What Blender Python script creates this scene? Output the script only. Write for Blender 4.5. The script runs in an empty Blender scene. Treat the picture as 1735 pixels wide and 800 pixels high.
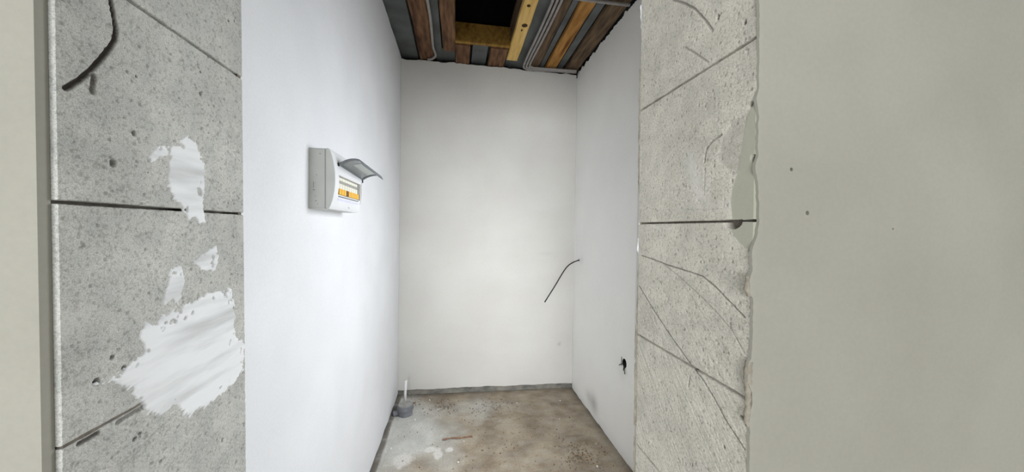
import bpy, bmesh, math, random
import numpy as np
from mathutils import Vector, Matrix, noise

# ---------------------------------------------------------------- camera
F, YAW, PIT, ROL = 576.64, math.radians(9.2007), math.radians(1.2641), math.radians(0.7194)
CAM = Vector((0, 0, 1.249))
R0 = Vector((math.cos(YAW), -math.sin(YAW), 0))
FW = Vector((math.sin(YAW)*math.cos(PIT), math.cos(YAW)*math.cos(PIT), -math.sin(PIT)))
DN = FW.cross(R0).normalized()
if DN.z > 0: DN = -DN
RT = R0*math.cos(ROL) - DN*math.sin(ROL)
DW = R0*math.sin(ROL) + DN*math.cos(ROL)
C = bpy.context.scene.collection
cd = bpy.data.cameras.new('camera'); cam = bpy.data.objects.new('camera', cd); C.objects.link(cam)
cd.sensor_width = 36; cd.lens = F/1735*36; cd.clip_start = 0.02
cam.matrix_world = Matrix(((RT.x, -DW.x, -FW.x, CAM.x), (RT.y, -DW.y, -FW.y, CAM.y), (RT.z, -DW.z, -FW.z, CAM.z), (0, 0, 0, 1)))
bpy.context.scene.camera = cam

# ---------------------------------------------------------------- world, light, exposure
w = bpy.data.worlds.new('world'); bpy.context.scene.world = w; w.use_nodes = True
bg = w.node_tree.nodes['Background']; bg.inputs[0].default_value = (.86, .93, 1, 1); bg.inputs[1].default_value = 1.0
def area(name, loc, target, sx, sy, power, col):
    l = bpy.data.lights.new(name, 'AREA'); l.shape = 'RECTANGLE'; l.size = sx; l.size_y = sy; l.energy = power; l.color = col
    o = bpy.data.objects.new(name, l); C.objects.link(o); o.location = loc
    o.rotation_euler = (Vector(target)-Vector(loc)).to_track_quat('-Z', 'Y').to_euler()
    return o
# three unseen lamps added in near-room openings, aimed to balance the wall brightness
area('fill_lamp_rear', (-.85, -2.85, 1.35), (-.25, 0, .75), 1.4, 1.2, 104, (.95, .97, 1))
area('fill_lamp_side', (2.60, -.45, 1.4), (0, -.40, .85), .9, 1.2, 10.5, (.96, .98, 1))
area('fill_lamp_side', (-1.62, -.45, 1.4), (0, -.40, .85), .9, 1.2, 7.5, (1, .985, .96))
# unseen lamp added in the niche's right wall beside the jamb, brightens the niche
area('fill_lamp_niche', (.975, 1.22, 1.42), (-.3, 1.50, .62), .70, .75, 12.3, (.95, .97, 1)).data.spread = math.radians(140)
vs = bpy.context.scene.view_settings
vs.view_transform = 'Standard'; vs.look = 'None'; vs.gamma = 1; vs.exposure = 0.35; vs.use_curve_mapping = False

# ---------------------------------------------------------------- helpers
random.seed(7); rng = np.random.default_rng(7)
def ray(px, py):
    return (FW + RT*((px-867.5)/F) + DW*((py-400)/F))
def on(px, py, axis, val):                      # photo point -> place on the plane axis = val
    d = ray(px, py); t = (val-CAM[axis])/d[axis]; return CAM + d*t

def lin(c): return tuple(((v/255+.055)/1.055)**2.4 if v/255 > .04045 else v/255/12.92 for v in c)+(1,)
def mat(name, c1, c2=None, scale=20, rough=.85, bump=0, bscale=80, metal=0, stretch=None, extra=None, detail=6, lo=.35, hi=.65, spec=.3):
    m = bpy.data.materials.new(name); m.use_nodes = True; nt = m.node_tree; b = nt.nodes['Principled BSDF']
    b.inputs['Roughness'].default_value = rough; b.inputs['Metallic'].default_value = metal
    b.inputs['Specular IOR Level'].default_value = spec
    b.inputs['Base Color'].default_value = lin(c1)
    tc = nt.nodes.new('ShaderNodeTexCoord'); src = tc.outputs['Object']
    if stretch:
        mp = nt.nodes.new('ShaderNodeMapping'); mp.inputs['Scale'].default_value = stretch
        nt.links.new(src, mp.inputs[0]); src = mp.outputs[0]
    out = None
    def ns(sc, det=detail):
        n = nt.nodes.new('ShaderNodeTexNoise'); n.inputs['Scale'].default_value = sc; n.inputs['Detail'].default_value = det
        nt.links.new(src, n.inputs['Vector']); return n.outputs[0]
    def ramp(fac, p0, p1, a, z):
        r = nt.nodes.new('ShaderNodeValToRGB'); r.color_ramp.elements[0].position = p0; r.color_ramp.elements[1].position = p1
        r.color_ramp.elements[0].color = a; r.color_ramp.elements[1].color = z
        nt.links.new(fac, r.inputs[0]); return r.outputs[0]
    def mix(fac, a, z, mode='MIX'):
        x = nt.nodes.new('ShaderNodeMix'); x.data_type = 'RGBA'; x.blend_type = mode
        if isinstance(fac, (int, float)): x.inputs[0].default_value = fac
        else: nt.links.new(fac, x.inputs[0])
        for k, v in ((6, a), (7, z)):
            if isinstance(v, tuple): x.inputs[k].default_value = v
            else: nt.links.new(v, x.inputs[k])
        return x.outputs[2]
    if c2: out = ramp(ns(scale), lo, hi, lin(c1), lin(c2))
    def attr(nm):
        a = nt.nodes.new('ShaderNodeAttribute'); a.attribute_name = nm; return a.outputs['Fac']
    if extra: out = extra(nt, out, ns, ramp, mix, attr)
    if out: nt.links.new(out, b.inputs['Base Color'])
    if bump:
        bp = nt.nodes.new('ShaderNodeBump'); bp.inputs['Strength'].default_value = 1; bp.inputs['Distance'].default_value = bump
        nt.links.new(ns(bscale), bp.inputs['Height']); nt.links.new(bp.outputs[0], b.inputs['Normal'])
    return m

def tag(o, label=None, cat=None, group=None, kind=None):
    if label: o['label'] = label
    if cat: o['category'] = cat
    if group: o['group'] = group
    if kind: o['kind'] = kind
    return o
def link(name, me, parent=None, m=None):
    if m: me.materials.append(m)
    o = bpy.data.objects.new(name, me); C.objects.link(o)
    if parent: 
        o.parent = parent; o.matrix_parent_inverse = Matrix.Translation(parent.location).inverted() if False else Matrix.Identity(4)
    return o
def empty(name, loc, label=None, cat=None, group=None, kind=None):
    o = bpy.data.objects.new(name, None); C.objects.link(o); o.location = loc; o.empty_display_size = .05
    return tag(o, label, cat, group, kind)
def from_bm(name, bm, m, parent=None, origin=None, smooth=False):
    me = bpy.data.meshes.new(name)
    if origin is not None: bmesh.ops.translate(bm, verts=bm.verts, vec=-Vector(origin))
    bmesh.ops.recalc_face_normals(bm, faces=bm.faces)
    if smooth:
        for f in bm.faces: f.smooth = True
    bm.to_mesh(me); bm.free()
    o = link(name, me, parent, m)
    if origin is not None and parent is None: o.location = origin
    return o
def grid_mesh(name, P, m, parent=None, smooth=True, attrs=None, keep=None, thick=None, loops=True):
    """P: (nu,nv,3) array of points; thick: vector array/offset that closes the sheet into a solid."""
    nu, nv = P.shape[:2]
    idx = np.arange(nu*nv).reshape(nu, nv)
    q = np.stack([idx[:-1, :-1], idx[1:, :-1], idx[1:, 1:], idx[:-1, 1:]], -1).reshape(-1, 4)
    V = P.reshape(-1, 3)
    if thick is not None:
        V = np.concatenate([V, V+np.asarray(thick)])
        n = nu*nv
        b = np.concatenate([idx[:, 0], idx[-1, 1:], idx[-2::-1, -1], idx[0, -2::-1]])
        side = np.stack([b[:-1], b[:-1]+n, b[1:]+n, b[1:]], -1)
        back = (b[:-1]+n)[::-1]
        if thick is not None and loops:
            q = np.concatenate([q, side, q[:, ::-1]+n])
        else: q = np.concatenate([q, side])
    me = bpy.data.meshes.new(name)
    me.vertices.add(len(V)); me.vertices.foreach_set('co', V.astype(np.float32).ravel())
    me.loops.add(len(q)*4); me.loops.foreach_set('vertex_index', q.astype(np.int32).ravel())
    me.polygons.add(len(q)); me.polygons.foreach_set('loop_start', np.arange(len(q), dtype=np.int32)*4)
    me.update(calc_edges=True); me.validate()
    if smooth: me.polygons.foreach_set('use_smooth', np.ones(len(me.polygons), dtype=bool))
    for k, a in (attrs or {}).items():
        at = me.attributes.new(k, 'FLOAT', 'POINT'); d = np.zeros(len(V), np.float32); d[:nu*nv] = a.ravel()
        if thick is not None: d[nu*nv:] = a.ravel()
        at.data.foreach_set('value', d)
    if smooth and thick is not None:
        try: me.set_sharp_from_angle(angle=math.radians(50))
        except Exception: pass
    return link(name, me, parent, m)
def vnoise(x, y, s, seed=0):                     # smooth value noise, any array
    r = np.random.default_rng(seed); T = r.random((64, 64))
    x = x*s+1000.3; y = y*s+1000.7; i = np.floor(x).astype(int); j = np.floor(y).astype(int); fx = x-i; fy = y-j
    fx = fx*fx*(3-2*fx); fy = fy*fy*(3-2*fy); g = lambda a, b: T[a % 64, b % 64]
    return (g(i, j)*(1-fx)+g(i+1, j)*fx)*(1-fy)+(g(i, j+1)*(1-fx)+g(i+1, j+1)*fx)*fy
def fbm(x, y, s, seed=0, oct=4):
    v = 0; a = .5
    for k in range(oct): v = v+a*vnoise(x, y, s*2**k, seed+k); a *= .5
    return v                                     # about 0..0.94
def segdist(U, V, pts):
    d = np.full(U.shape, 9.)
    for (a, b), (c, e) in zip(pts[:-1], pts[1:]):
        dx, dy = c-a, e-b; L = dx*dx+dy*dy+1e-12
        t = np.clip(((U-a)*dx+(V-b)*dy)/L, 0, 1)
        d = np.minimum(d, np.hypot(U-a-t*dx, V-b-t*dy))
    return d
def inpoly(U, V, pts):
    ins = np.zeros(U.shape, bool); n = len(pts)
    for k in range(n):
        (x1, y1), (x2, y2) = pts[k], pts[(k+1) % n]
        c = ((y1 > V) != (y2 > V)) & (U < (x2-x1)*(V-y1)/(y2-y1+1e-12)+x1); ins ^= c
    return ins
def sdist(U, V, pts):                            # positive inside
    d = segdist(U, V, pts+[pts[0]]); return np.where(inpoly(U, V, pts), d, -d)
def box(bm, a, b):
    r = bmesh.ops.create_cube(bm, size=1); a, b = Vector(a), Vector(b)
    for v in r['verts']: v.co = Vector(((a[i]+b[i])/2+v.co[i]*(b[i]-a[i]) for i in range(3)))
    return r['verts']
def boxobj(name, a, b, m, parent=None, bevel=0, origin=None):
    bm = bmesh.new(); box(bm, a, b)
    if bevel: bmesh.ops.bevel(bm, geom=bm.edges[:], offset=bevel, segments=2, affect='EDGES')
    return from_bm(name, bm, m, parent, origin)
def smooth_path(pts, n=8):
    pts = [Vector(p) for p in pts]; out = []
    for i in range(len(pts)-1):
        p0 = pts[max(i-1, 0)]; p1 = pts[i]; p2 = pts[i+1]; p3 = pts[min(i+2, len(pts)-1)]
        for k in range(n):
            t = k/n; out.append(.5*((2*p1)+(p2-p0)*t+(2*p0-5*p1+4*p2-p3)*t*t+(-p0+3*p1-3*p2+p3)*t**3))
    return out+[pts[-1]]
def tube(bm, path, r, sides=10):
    rings = []; prev = None
    for i, p in enumerate(path):
        t = (path[min(i+1, len(path)-1)]-path[max(i-1, 0)]).normalized()
        if prev is None: prev = t.orthogonal().normalized()
        n = (prev-t*prev.dot(t)).normalized(); prev = n; b = t.cross(n)
        rings.append([bm.verts.new(p+(n*math.cos(a)+b*math.sin(a))*r) for a in [2*math.pi*k/sides for k in range(sides)]])
    for a, b in zip(rings[:-1], rings[1:]):
        for k in range(sides): bm.faces.new((a[k], a[(k+1) % sides], b[(k+1) % sides], b[k]))
    bm.faces.new(rings[0][::-1]); bm.faces.new(rings[-1])
def tubeobj(name, pts, r, m, parent=None, n=8, sides=10, origin=None):
    bm = bmesh.new(); tube(bm, smooth_path(pts, n), r, sides); return from_bm(name, bm, m, parent, origin, smooth=True)
def lathe(bm, c, prof, n=40):
    rings = []
    for r, z in prof:
        rings.append([bm.verts.new((c[0]+r*math.cos(2*math.pi*k/n), c[1]+r*math.sin(2*math.pi*k/n), c[2]+z)) for k in range(n)])
    for a, b in zip(rings[:-1], rings[1:]):
        for k in range(n): bm.faces.new((a[k], a[(k+1) % n], b[(k+1) % n], b[k]))
    bm.faces.new(rings[0][::-1]); bm.faces.new(rings[-1])

# ---------------------------------------------------------------- materials
def block_extra(nt, out, ns, ramp, mix, attr):
    sp = ramp(ns(650, 3), .36, .62, (.76, .76, .75, 1), (1.08, 1.08, 1.08, 1))
    o = mix(1.0, out, sp, 'MULTIPLY')
    o = mix(1.0, o, ramp(ns(230, 4), .3, .5, (.74, .73, .71, 1), (1.03, 1.03, 1.03, 1)), 'MULTIPLY'); big = ramp(ns(7, 4), .35, .7, (.9, .9, .9, 1), (1.08, 1.08, 1.08, 1)); o = mix(1.0, o, big, 'MULTIPLY')
    o = mix(attr('dirt'), o, lin((58, 53, 48)))  # dirt in the grooves; in holes, pores and notch it paints shade
    o = mix(attr('glue'), o, lin((158, 158, 144)))
    return mix(attr('pale'), o, lin((196, 195, 190)))
M_block = mat('aerated_concrete', (174, 175, 171), (188, 188, 183), 30, .95, .00018, 500, extra=block_extra)
M_block_r = mat('aerated_concrete_warm', (181, 178, 168), (194, 190, 180), 30, .95, .00018, 500, extra=block_extra)
M_mortar = mat('mortar', (92, 88, 82), (120, 114, 104), 60, .95, .002, 200)
def white_extra(nt, out, ns, ramp, mix, attr):
    out = mix(attr('dirt'), out, lin((128, 126, 122)))
    return mix(1.0, out, ramp(ns(160, 3), .3, .7, (.975, .975, .975, 1), (1.02, 1.02, 1.02, 1)), 'MULTIPLY')
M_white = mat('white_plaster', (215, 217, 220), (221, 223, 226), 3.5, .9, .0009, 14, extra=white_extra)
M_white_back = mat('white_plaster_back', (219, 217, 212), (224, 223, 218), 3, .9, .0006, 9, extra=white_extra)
M_white_right = mat('white_plaster_right', (243, 243, 241), (247, 247, 245), 3, .9, .0006, 9, extra=white_extra)  # same plaster, lightened to make up for the weak light on this wall
M_gypsum = mat('bare_gypsum_plaster', (143, 141, 131), (150, 148, 138), 4, .9, .0007, 25, extra=white_extra)
M_filler = mat('white_filler', (190, 192, 192), (222, 224, 225), 26, .9, .0008, 60, stretch=(1, 1, 1), lo=.30, hi=.56)
_mp = [n for n in M_filler.node_tree.nodes if n.type == 'MAPPING'][0]
_mp.inputs['Rotation'].default_value = (.60, 0, 0); _mp.inputs['Scale'].default_value = (1, .22, 1.6)
M_under = mat('exposed_base', (112, 112, 108), (150, 147, 138), 18, .95, .004, 60)
def floor_extra(nt, out, ns, ramp, mix, attr):
    o = mix(attr('brown'), out, ramp(ns(7, 9), .35, .62, lin((122, 106, 85)), lin((160, 146, 124))))
    o = mix(attr('pale'), o, lin((222, 220, 215)))
    o = mix(attr('dirt'), o, lin((92, 86, 78)))
    return mix(1.0, o, ramp(ns(120, 5), .3, .7, (.82, .82, .82, 1), (1.1, 1.1, 1.1, 1)), 'MULTIPLY')
M_floor = mat('concrete_screed', (188, 188, 182), (206, 206, 200), 9, .9, .0015, 70, extra=floor_extra, detail=9)
def wood(name, a, b, dark):
    def ex(nt, out, ns, ramp, mix, attr):
        k = ramp(ns(1.6, 3), .58, .72, (1, 1, 1, 1), lin(dark)); return mix(1.0, out, k, 'MULTIPLY')
    return mat(name, a, b, 5, .8, .0015, 12, stretch=(9, 1.2, 9), extra=ex)
M_wood_brown = wood('weathered_brown_board', (84, 60, 42), (136, 100, 72), (150, 130, 120))
M_wood_dark = wood('dark_board', (74, 60, 46), (120, 98, 74), (120, 110, 100))
M_wood_orange = wood('orange_board', (150, 104, 50), (186, 138, 74), (160, 130, 100))
M_wood_yellow = wood('fresh_yellow_board', (214, 174, 98), (236, 200, 128), (225, 205, 175))
M_wood_ochre = wood('ochre_beam', (132, 100, 44), (166, 130, 62), (200, 170, 130))
M_metal = mat('galvanised_sheet', (82, 86, 84), (102, 106, 106), 8, .6, metal=.25, spec=.5)
M_black = mat('unlit_black', (10, 10, 10), (16, 15, 14), 9, .95)  # near black put into the colour for the unlit space over the hatch
M_knot = mat('wood_knot', (52, 38, 22), (84, 60, 34), 60, .8)
M_conduit = mat('grey_cable_sheath', (150, 146, 143), (164, 160, 157), 30, .6)
M_cable_black = mat('black_cable', (34, 34, 36), (46, 46, 48), 60, .5)
M_box = mat('panel_plastic_grey', (198, 200, 196), (206, 208, 204), 15, .5)
M_boxw = mat('panel_plastic_white', (216, 218, 221), (222, 224, 227), 9, .4, spec=.5)
M_boxdirt = mat('panel_scuff', (132, 130, 124), (150, 148, 140), 80, .9)
M_breaker = mat('breaker_cream', (216, 216, 204), (226, 226, 214), 40, .45)
M_lever = mat('breaker_yellow', (226, 172, 58), (236, 186, 76), 60, .45)
M_leverb = mat('breaker_brown', (96, 62, 40), (110, 74, 50), 60, .45)
M_label = mat('lilac_label', (206, 208, 226), (216, 218, 232), 80, .6)
M_ink = mat('grey_print', (96, 98, 106), None)
M_rim = mat('smoked_rim', (92, 100, 108), (104, 111, 118), 30, .35, spec=.5)
M_hole = mat('dark_cavity', (24, 23, 22), (38, 36, 33), 60, .95)
M_pvc = mat('grey_pvc', (110, 112, 118), (126, 128, 134), 30, .45, spec=.5)
M_plug = mat('dusty_plug', (146, 146, 142), (166, 165, 160), 40, .8)
M_pipew = mat('white_pipe', (228, 230, 230), (236, 237, 237), 10, .4)
M_rust = mat('rust', (118, 86, 68), (156, 122, 100), 60, .9, .002, 200)
M_crumb = mat('white_crumb', (220, 218, 210), (232, 230, 224), 60, .9)
M_grit = mat('brown_grit', (104, 82, 58), (136, 112, 84), 60, .95)
M_steel = mat('steel', (150, 150, 150), None, rough=.35, metal=.9)
# smoked see-through plastic of the panel lid
M_smoke = bpy.data.materials.new('smoked_plastic'); M_smoke.use_nodes = True
b = M_smoke.node_tree.nodes['Principled BSDF']; b.inputs['Base Color'].default_value = lin((118, 130, 132)); b.inputs['Roughness'].default_value = .25; b.inputs['Alpha'].default_value = .6
M_smoke_light = M_smoke.copy(); M_smoke_light.name = 'pale_plastic'; M_smoke_light.node_tree.nodes['Principled BSDF'].inputs['Alpha'].default_value = .85
M_smoke_light.node_tree.nodes['Principled BSDF'].inputs['Base Color'].default_value = lin((226, 236, 234))

# ---------------------------------------------------------------- setting: the niche shell
ZC = 2.464                                        # ceiling line
ZB, ZF, ZN = 2.569, .706, .409
def lerp(a, b, t): return a+(b-a)*t
fBL, fBR = on(674, 671, 2, 0), on(969, 658, 2, 0)
cBL, cBR = on(680, 97, 2, ZC), on(978, 125, 2, ZC)
fL, fR = on(628, 800, 2, 0), on(1072, 800, 2, 0)
cL, cR = on(648, 0, 2, ZC), on(1075, 2.6, 2, ZC)
def ext(a, b, y): t = (y-a.y)/(b.y-a.y); return a+(b-a)*t
YN = ZF+.008
fLN, cLN = ext(fBL, fL, YN), ext(cBL, cL, YN)
fLN.x = min(fLN.x, -.402); cLN.x = min(cLN.x, -.402)
fRN, cRN = ext(fBR, fR, YN), ext(cBR, cR, YN)

def sheet(name, A, B, Dp, Cp, tb, tt, ncol, nrow, thick, m, parent=None, kind=None, wob=.0, dirtf=None):
    """solid sheet over the quad A-B (bottom) Dp-Cp (top); tb(s), tt(s) ragged bottom and top as fractions"""
    s = np.linspace(0, 1, ncol); b = np.array([tb(x) for x in s]); t = np.array([tt(x) for x in s])
    v = np.linspace(0, 1, nrow); T = b[:, None]+(t-b)[:, None]*v[None]; S = np.repeat(s[:, None], nrow, 1)
    A, B, Dp, Cp = [np.array(q) for q in (A, B, Dp, Cp)]
    P = ((1-S)*(1-T))[..., None]*A+(S*(1-T))[..., None]*B+((1-S)*T)[..., None]*Dp+(S*T)[..., None]*Cp
    n = np.array(thick)/np.linalg.norm(thick)
    L = np.linalg.norm(B-A); H = np.linalg.norm(Dp-A)
    P = P+(fbm(S*L, T*H, 1.4, 5, 2)-.37)[..., None]*wob*n
    o = grid_mesh(name, P, m, parent, thick=thick, attrs=dict(dirt=dirtf(P)) if dirtf else None)
    if kind: tag(o, kind=kind)
    return o
def rag(seed, amp, base, sc=14):
    return lambda x: float(base+amp*(2*noise.fractal(Vector((x*sc, seed*3.1, 0)), 1, 2, 4)))

# back wall: white plaster ends above the floor, grey base shows below
def blob(P, px, py, axis, val, rx, rz, a):
    c = on(px, py, axis, val); h = 1-axis
    return a*np.exp(-((P[..., h]-c[h])/rx)**2-((P[..., 2]-c.z)/rz)**2)
def dirt_back(P):
    x, z = P[..., 0], P[..., 2]; d = .07*np.clip(fbm(x*.35, z*2.2, 6, 301)-.42, 0, 1)
    d = d+blob(P, 946, 581, 1, ZB, .012, .012, .4)+blob(P, 925, 430, 1, ZB, .06, .012, .10)+blob(P, 935, 655, 1, ZB, .1, .02, .12)
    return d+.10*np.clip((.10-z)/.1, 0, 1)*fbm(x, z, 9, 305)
def dirt_right(P):
    y, z = P[..., 1], P[..., 2]; xr = .93
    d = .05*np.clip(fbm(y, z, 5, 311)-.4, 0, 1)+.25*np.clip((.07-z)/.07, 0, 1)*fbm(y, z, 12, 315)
    d = d+blob(P, 1012, 684, 0, xr, .06, .055, .5)+blob(P, 1003, 672, 0, xr, .05, .04, .25)
    return d+blob(P, 990, 441, 0, xr, .03, .03, .12)+blob(P, 1060, 628, 0, xr, .04, .05, .12)
wb = sheet('wall_back', fBL, fBR, cBL, cBR, rag(1, .0018, .017, 9), rag(2, .002, .997, 20), 130, 150, (0, .014, 0), M_white_back, kind='structure', wob=.002, dirtf=dirt_back)
tag(wb, 'white plastered back wall of the niche, ragged along its foot')
bm = bmesh.new(); box(bm, (-.75, ZB+.13, -.1), (1.35, ZB+.25, 2.75)); core = from_bm('masonry', bm, M_under, wb)
sheet('exposed_base_strip', fBL+Vector((-.01, .008, 0)), fBR+Vector((.01, .008, 0)), lerp(fBL, cBL, .03)+Vector((-.01, .008, 0)), lerp(fBR, cBR, .03)+Vector((.01, .008, 0)), lambda s: 0, lambda s: 1, 60, 5, (0, .1, 0), M_under, wb, wob=.012)
# left wall and right wall of the niche
wl = sheet('wall_left', fLN, fBL, cLN, cBL, rag(3, .002, .006), rag(4, .002, 1.0, 20), 90, 30, (-.014, 0, 0), M_white, kind='structure', wob=.002)
tag(wl, 'bright white plastered left wall carrying the fuse box')
boxobj('masonry', (-.75, ZF+.0, -.1), (-.46, ZB+.25, 2.75), M_under, wl)
YW0, YW1, ZW0, ZW1 = .80, 1.60, .85, 1.85          # opening added for the niche lamp, unseen beside the right jamb
def rwf(y, z):
    a, b_ = ext(fBR, fRN, y), ext(cBR, cRN, y); return lerp(a, b_, z/ZC)
fRW, cRW = rwf(YW1, 0), rwf(YW1, ZC)
RV = [((fRW.x+.004, YW1+.0005, 0), (1.03, YW1+.02, ZC)), ((fRW.x+.004, YN, ZW0-.02), (1.03, YW1, ZW0-.0005)), ((fRW.x+.004, YN, ZW1+.0005), (1.03, YW1, ZW1+.02))]
wr = sheet('wall_right', fRW, fBR, cRW, cBR, rag(5, .0015, .001), rag(6, .004, 1.0, 26), 110, 170, (.014, 0, 0), M_white_right, kind='structure', wob=.002, dirtf=dirt_right)
for y0_, y1_, z0_, z1_ in ((YN, YW1, 0, ZW0), (YN, YW1, ZW1, ZC), (YN, YW0, ZW0, ZW1)):
    sheet('plaster', rwf(y0_, z0_), rwf(y1_, z0_), rwf(y0_, z1_), rwf(y1_, z1_), lambda s: 0, lambda s: 1, 8, 8, (.014, 0, 0), M_white_back, wr)
tag(wr, 'white plastered right wall with the cable hole and socket hole')
for a, b_ in (((1.02, YW1, -.1), (1.35, ZB+.25, 2.75)), ((1.02, ZF, -.1), (1.35, YW1, ZW0)), ((1.02, ZF, ZW1), (1.35, YW1, 2.75)), ((1.02, ZF, ZW0), (1.35, YW0, ZW1))): boxobj('masonry', a, b_, M_under, wr)
for a, b_ in RV: boxobj('light_stop', a, b_, M_white_back, wr)  # unseen strips added to stop the niche lamp leaking behind the plaster

# floor: one relief grid under niche, doorway and near room
def floor_grid(name, x0, x1, y0, y1, cell, parent=None):
    nu, nv = int((x1-x0)/cell)+1, int((y1-y0)/cell)+1
    X, Y = np.meshgrid(np.linspace(x0, x1, nu), np.linspace(y0, y1, nv), indexing='ij')
    Z = (fbm(X, Y, 5, 11)-.47)*.010+(fbm(X, Y, 40, 21)-.47)*.004
    brown = np.clip((fbm(X, Y, 2.6, 31)-.38+.62*np.clip((X+.22), -.3, .5))*3.2, 0, .95)*(.72+.35*fbm(X*.5, Y, 34, 41))
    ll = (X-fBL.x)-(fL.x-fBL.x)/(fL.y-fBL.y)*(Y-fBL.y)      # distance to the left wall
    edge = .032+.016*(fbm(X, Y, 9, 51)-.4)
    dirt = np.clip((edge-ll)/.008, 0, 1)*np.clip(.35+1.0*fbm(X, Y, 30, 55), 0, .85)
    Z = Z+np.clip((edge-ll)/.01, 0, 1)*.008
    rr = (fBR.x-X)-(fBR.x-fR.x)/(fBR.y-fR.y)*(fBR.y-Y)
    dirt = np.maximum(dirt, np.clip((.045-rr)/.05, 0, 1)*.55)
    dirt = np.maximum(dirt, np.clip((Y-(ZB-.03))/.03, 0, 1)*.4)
    for (px, py, r) in ((980, 772, .07), (1000, 782, .05), (752, 690, .05), (840, 690, .04)):
        c = on(px, py, 2, 0); m_ = np.exp(-((X-c.x)**2+(Y-c.y)**2)/r**2)
        k = np.clip((fbm(X, Y, 60, 61)-.45)*9, 0, 1)*m_; dirt = np.maximum(dirt, k*.7); Z += k*.004
    pale = np.zeros_like(X)
    for (px, py, rx, ry) in ((742, 770, .035, .07), (728, 762, .04, .03), (680, 780, .1, .1), (760, 762, .03, .03)):
        c = on(px, py, 2, 0); m_ = np.exp(-((X-c.x)/rx)**2-((Y-c.y)/ry)**2)
        pale = np.maximum(pale, np.clip((m_-.55+.8*(fbm(X, Y, 22, 71)-.45))*4, 0, 1)*.75)
    return grid_mesh(name, np.stack([X, Y, Z], -1), M_floor, parent, attrs=dict(brown=brown, dirt=dirt, pale=pale), thick=(0, 0, -.08))
fl = floor_grid('floor', -.5, 1.05, ZF, ZB+.06, .006); tag(fl, 'bare grey concrete floor of the niche with brown dirt', kind='structure')
fn = floor_grid('floor', -1.7, 2.7, -3.0, ZF-.001, .05); tag(fn, 'grey concrete floor of the near room', kind='structure')

# ---------------------------------------------------------------- setting: partition with its doorway (aerated blocks)
JL, JR = 1.249+.0207, 1.249+.0148
XL, XR = -.3942, .4028
xn_t, xn_b = on(1285, 5, 1, ZN), on(1266, 795, 1, ZN)         # near arris, right jamb
xf_t, xf_b = on(1087, 5, 1, ZF), on(1077, 795, 1, ZF)         # far arris, right jamb
lf_t, lf_b = on(409, 5, 1, ZF), on(421, 795, 1, ZF)
def at_z(a, b, z): return lerp(a.x, b.x, (z-a.z)/(b.z-a.z)) if True else 0
def jamb_x(side, Y, Z):
    if side > 0:
        xn = xn_b.x+(xn_t.x-xn_b.x)*(Z-xn_b.z)/(xn_t.z-xn_b.z); xf = xf_b.x+(xf_t.x-xf_b.x)*(Z-xf_b.z)/(xf_t.z-xf_b.z)
    else:
        xn = XL+0*Z; xf = lf_b.x+(lf_t.x-lf_b.x)*(Z-lf_b.z)/(lf_t.z-lf_b.z); xf = .5*xf+.5*XL
    t = (Y-ZN)/(ZF-ZN); return xn+(xf-xn)*t
def yz(side, px, py):                           # photo point on a jamb -> (y,z)
    p = on(px, py, 0, XL if side < 0 else XR)
    for _ in range(3):
        p = on(px, py, 0, float(jamb_x(side, p.y, p.z)))
    return (p.y, p.z)
def PP(side, pts): return [yz(side, a, b) for a, b in pts]

grooves_R = [  # (photo polyline, half width m, depth m, dirt)
 ([(1087, 433), (1108, 440), (1128, 448), (1160, 458), (1190, 468), (1212, 486), (1230, 505), (1262, 538)], .0011, .0018, .55),
 ([(1125, 448), (1150, 468), (1185, 500), (1215, 530), (1240, 560), (1262, 600)], .0008, .0010, .35),
 ([(1083, 485), (1110, 530), (1140, 575), (1170, 617), (1192, 645), (1210, 675), (1228, 710), (1262, 762)], .0012, .0020, .6),
 ([(1098, 530), (1122, 575), (1140, 640)], .0006, .0007, .25),
 ([(1120, 545), (1150, 600), (1180, 660)], .0006, .0007, .22),
 ([(1150, 470), (1195, 540), (1235, 600)], .0005, .0006, .18),
 ([(1140, 0), (1160, 6), (1178, 16), (1195, 35), (1207, 52)], .0020, .0018, .4),
 ([(1160, 80), (1180, 92), (1200, 106)], .0016, .0015, .25),
 ([(1222, 228), (1208, 238), (1196, 252), (1193, 275)], .0016, .0028, .35),
 ([(1194, 290), (1192, 330)], .0010, .0012, .12),
 ([(1168, 640), (1166, 655)], .0016, .002, .4),
 ([(1155, 355), (1215, 354)], .0010, .0010, .1),
]
grooves_L = [
 ([(150, -75), (176, -40), (186, -10), (192, 20), (197, 50), (196, 66), (188, 80), (172, 100), (156, 118), (136, 136), (112, 150)], .0026, .005, .9),
 ([(160, 128), (158, 156)], .0026, .004, .6),
 ([(243, 690), (222, 702), (200, 716)], .0026, .003, .5),
 ([(166, 734), (150, 744), (135, 752)], .0026, .004, .7),
 ([(160, 405), (205, 470), (250, 545)], .0010, .0005, .0),
 ([(300, 700), (260, 735), (225, 775)], .0014, .0007, .12),
 ([(345, 720), (310, 760), (280, 800)], .0012, .0006, .1),
 ([(240, 755), (200, 790)], .0014, .0008, .12),
]
holes_R = [(1216, 29, .0042, .007), (1262, 38, .0035, .003), (1274, 177, .004, .006), (1108, 92, .002, .004), (1191, 592, .0022, .004), (1262, 710, .003, .006),
           (1168, 490, .0018, .003), (1184, 503, .0018, .003), (1098, 750, .0028, .005), (1106, 715, .0018, .003), (1226, 757, .0028, .004), (1172, 788, .0022, .004), (1257, 708, .003, .006), (1190, 60, .0016, .003), (1115, 489, .0014, .003), (1172, 718, .0018, .003)]
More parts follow.
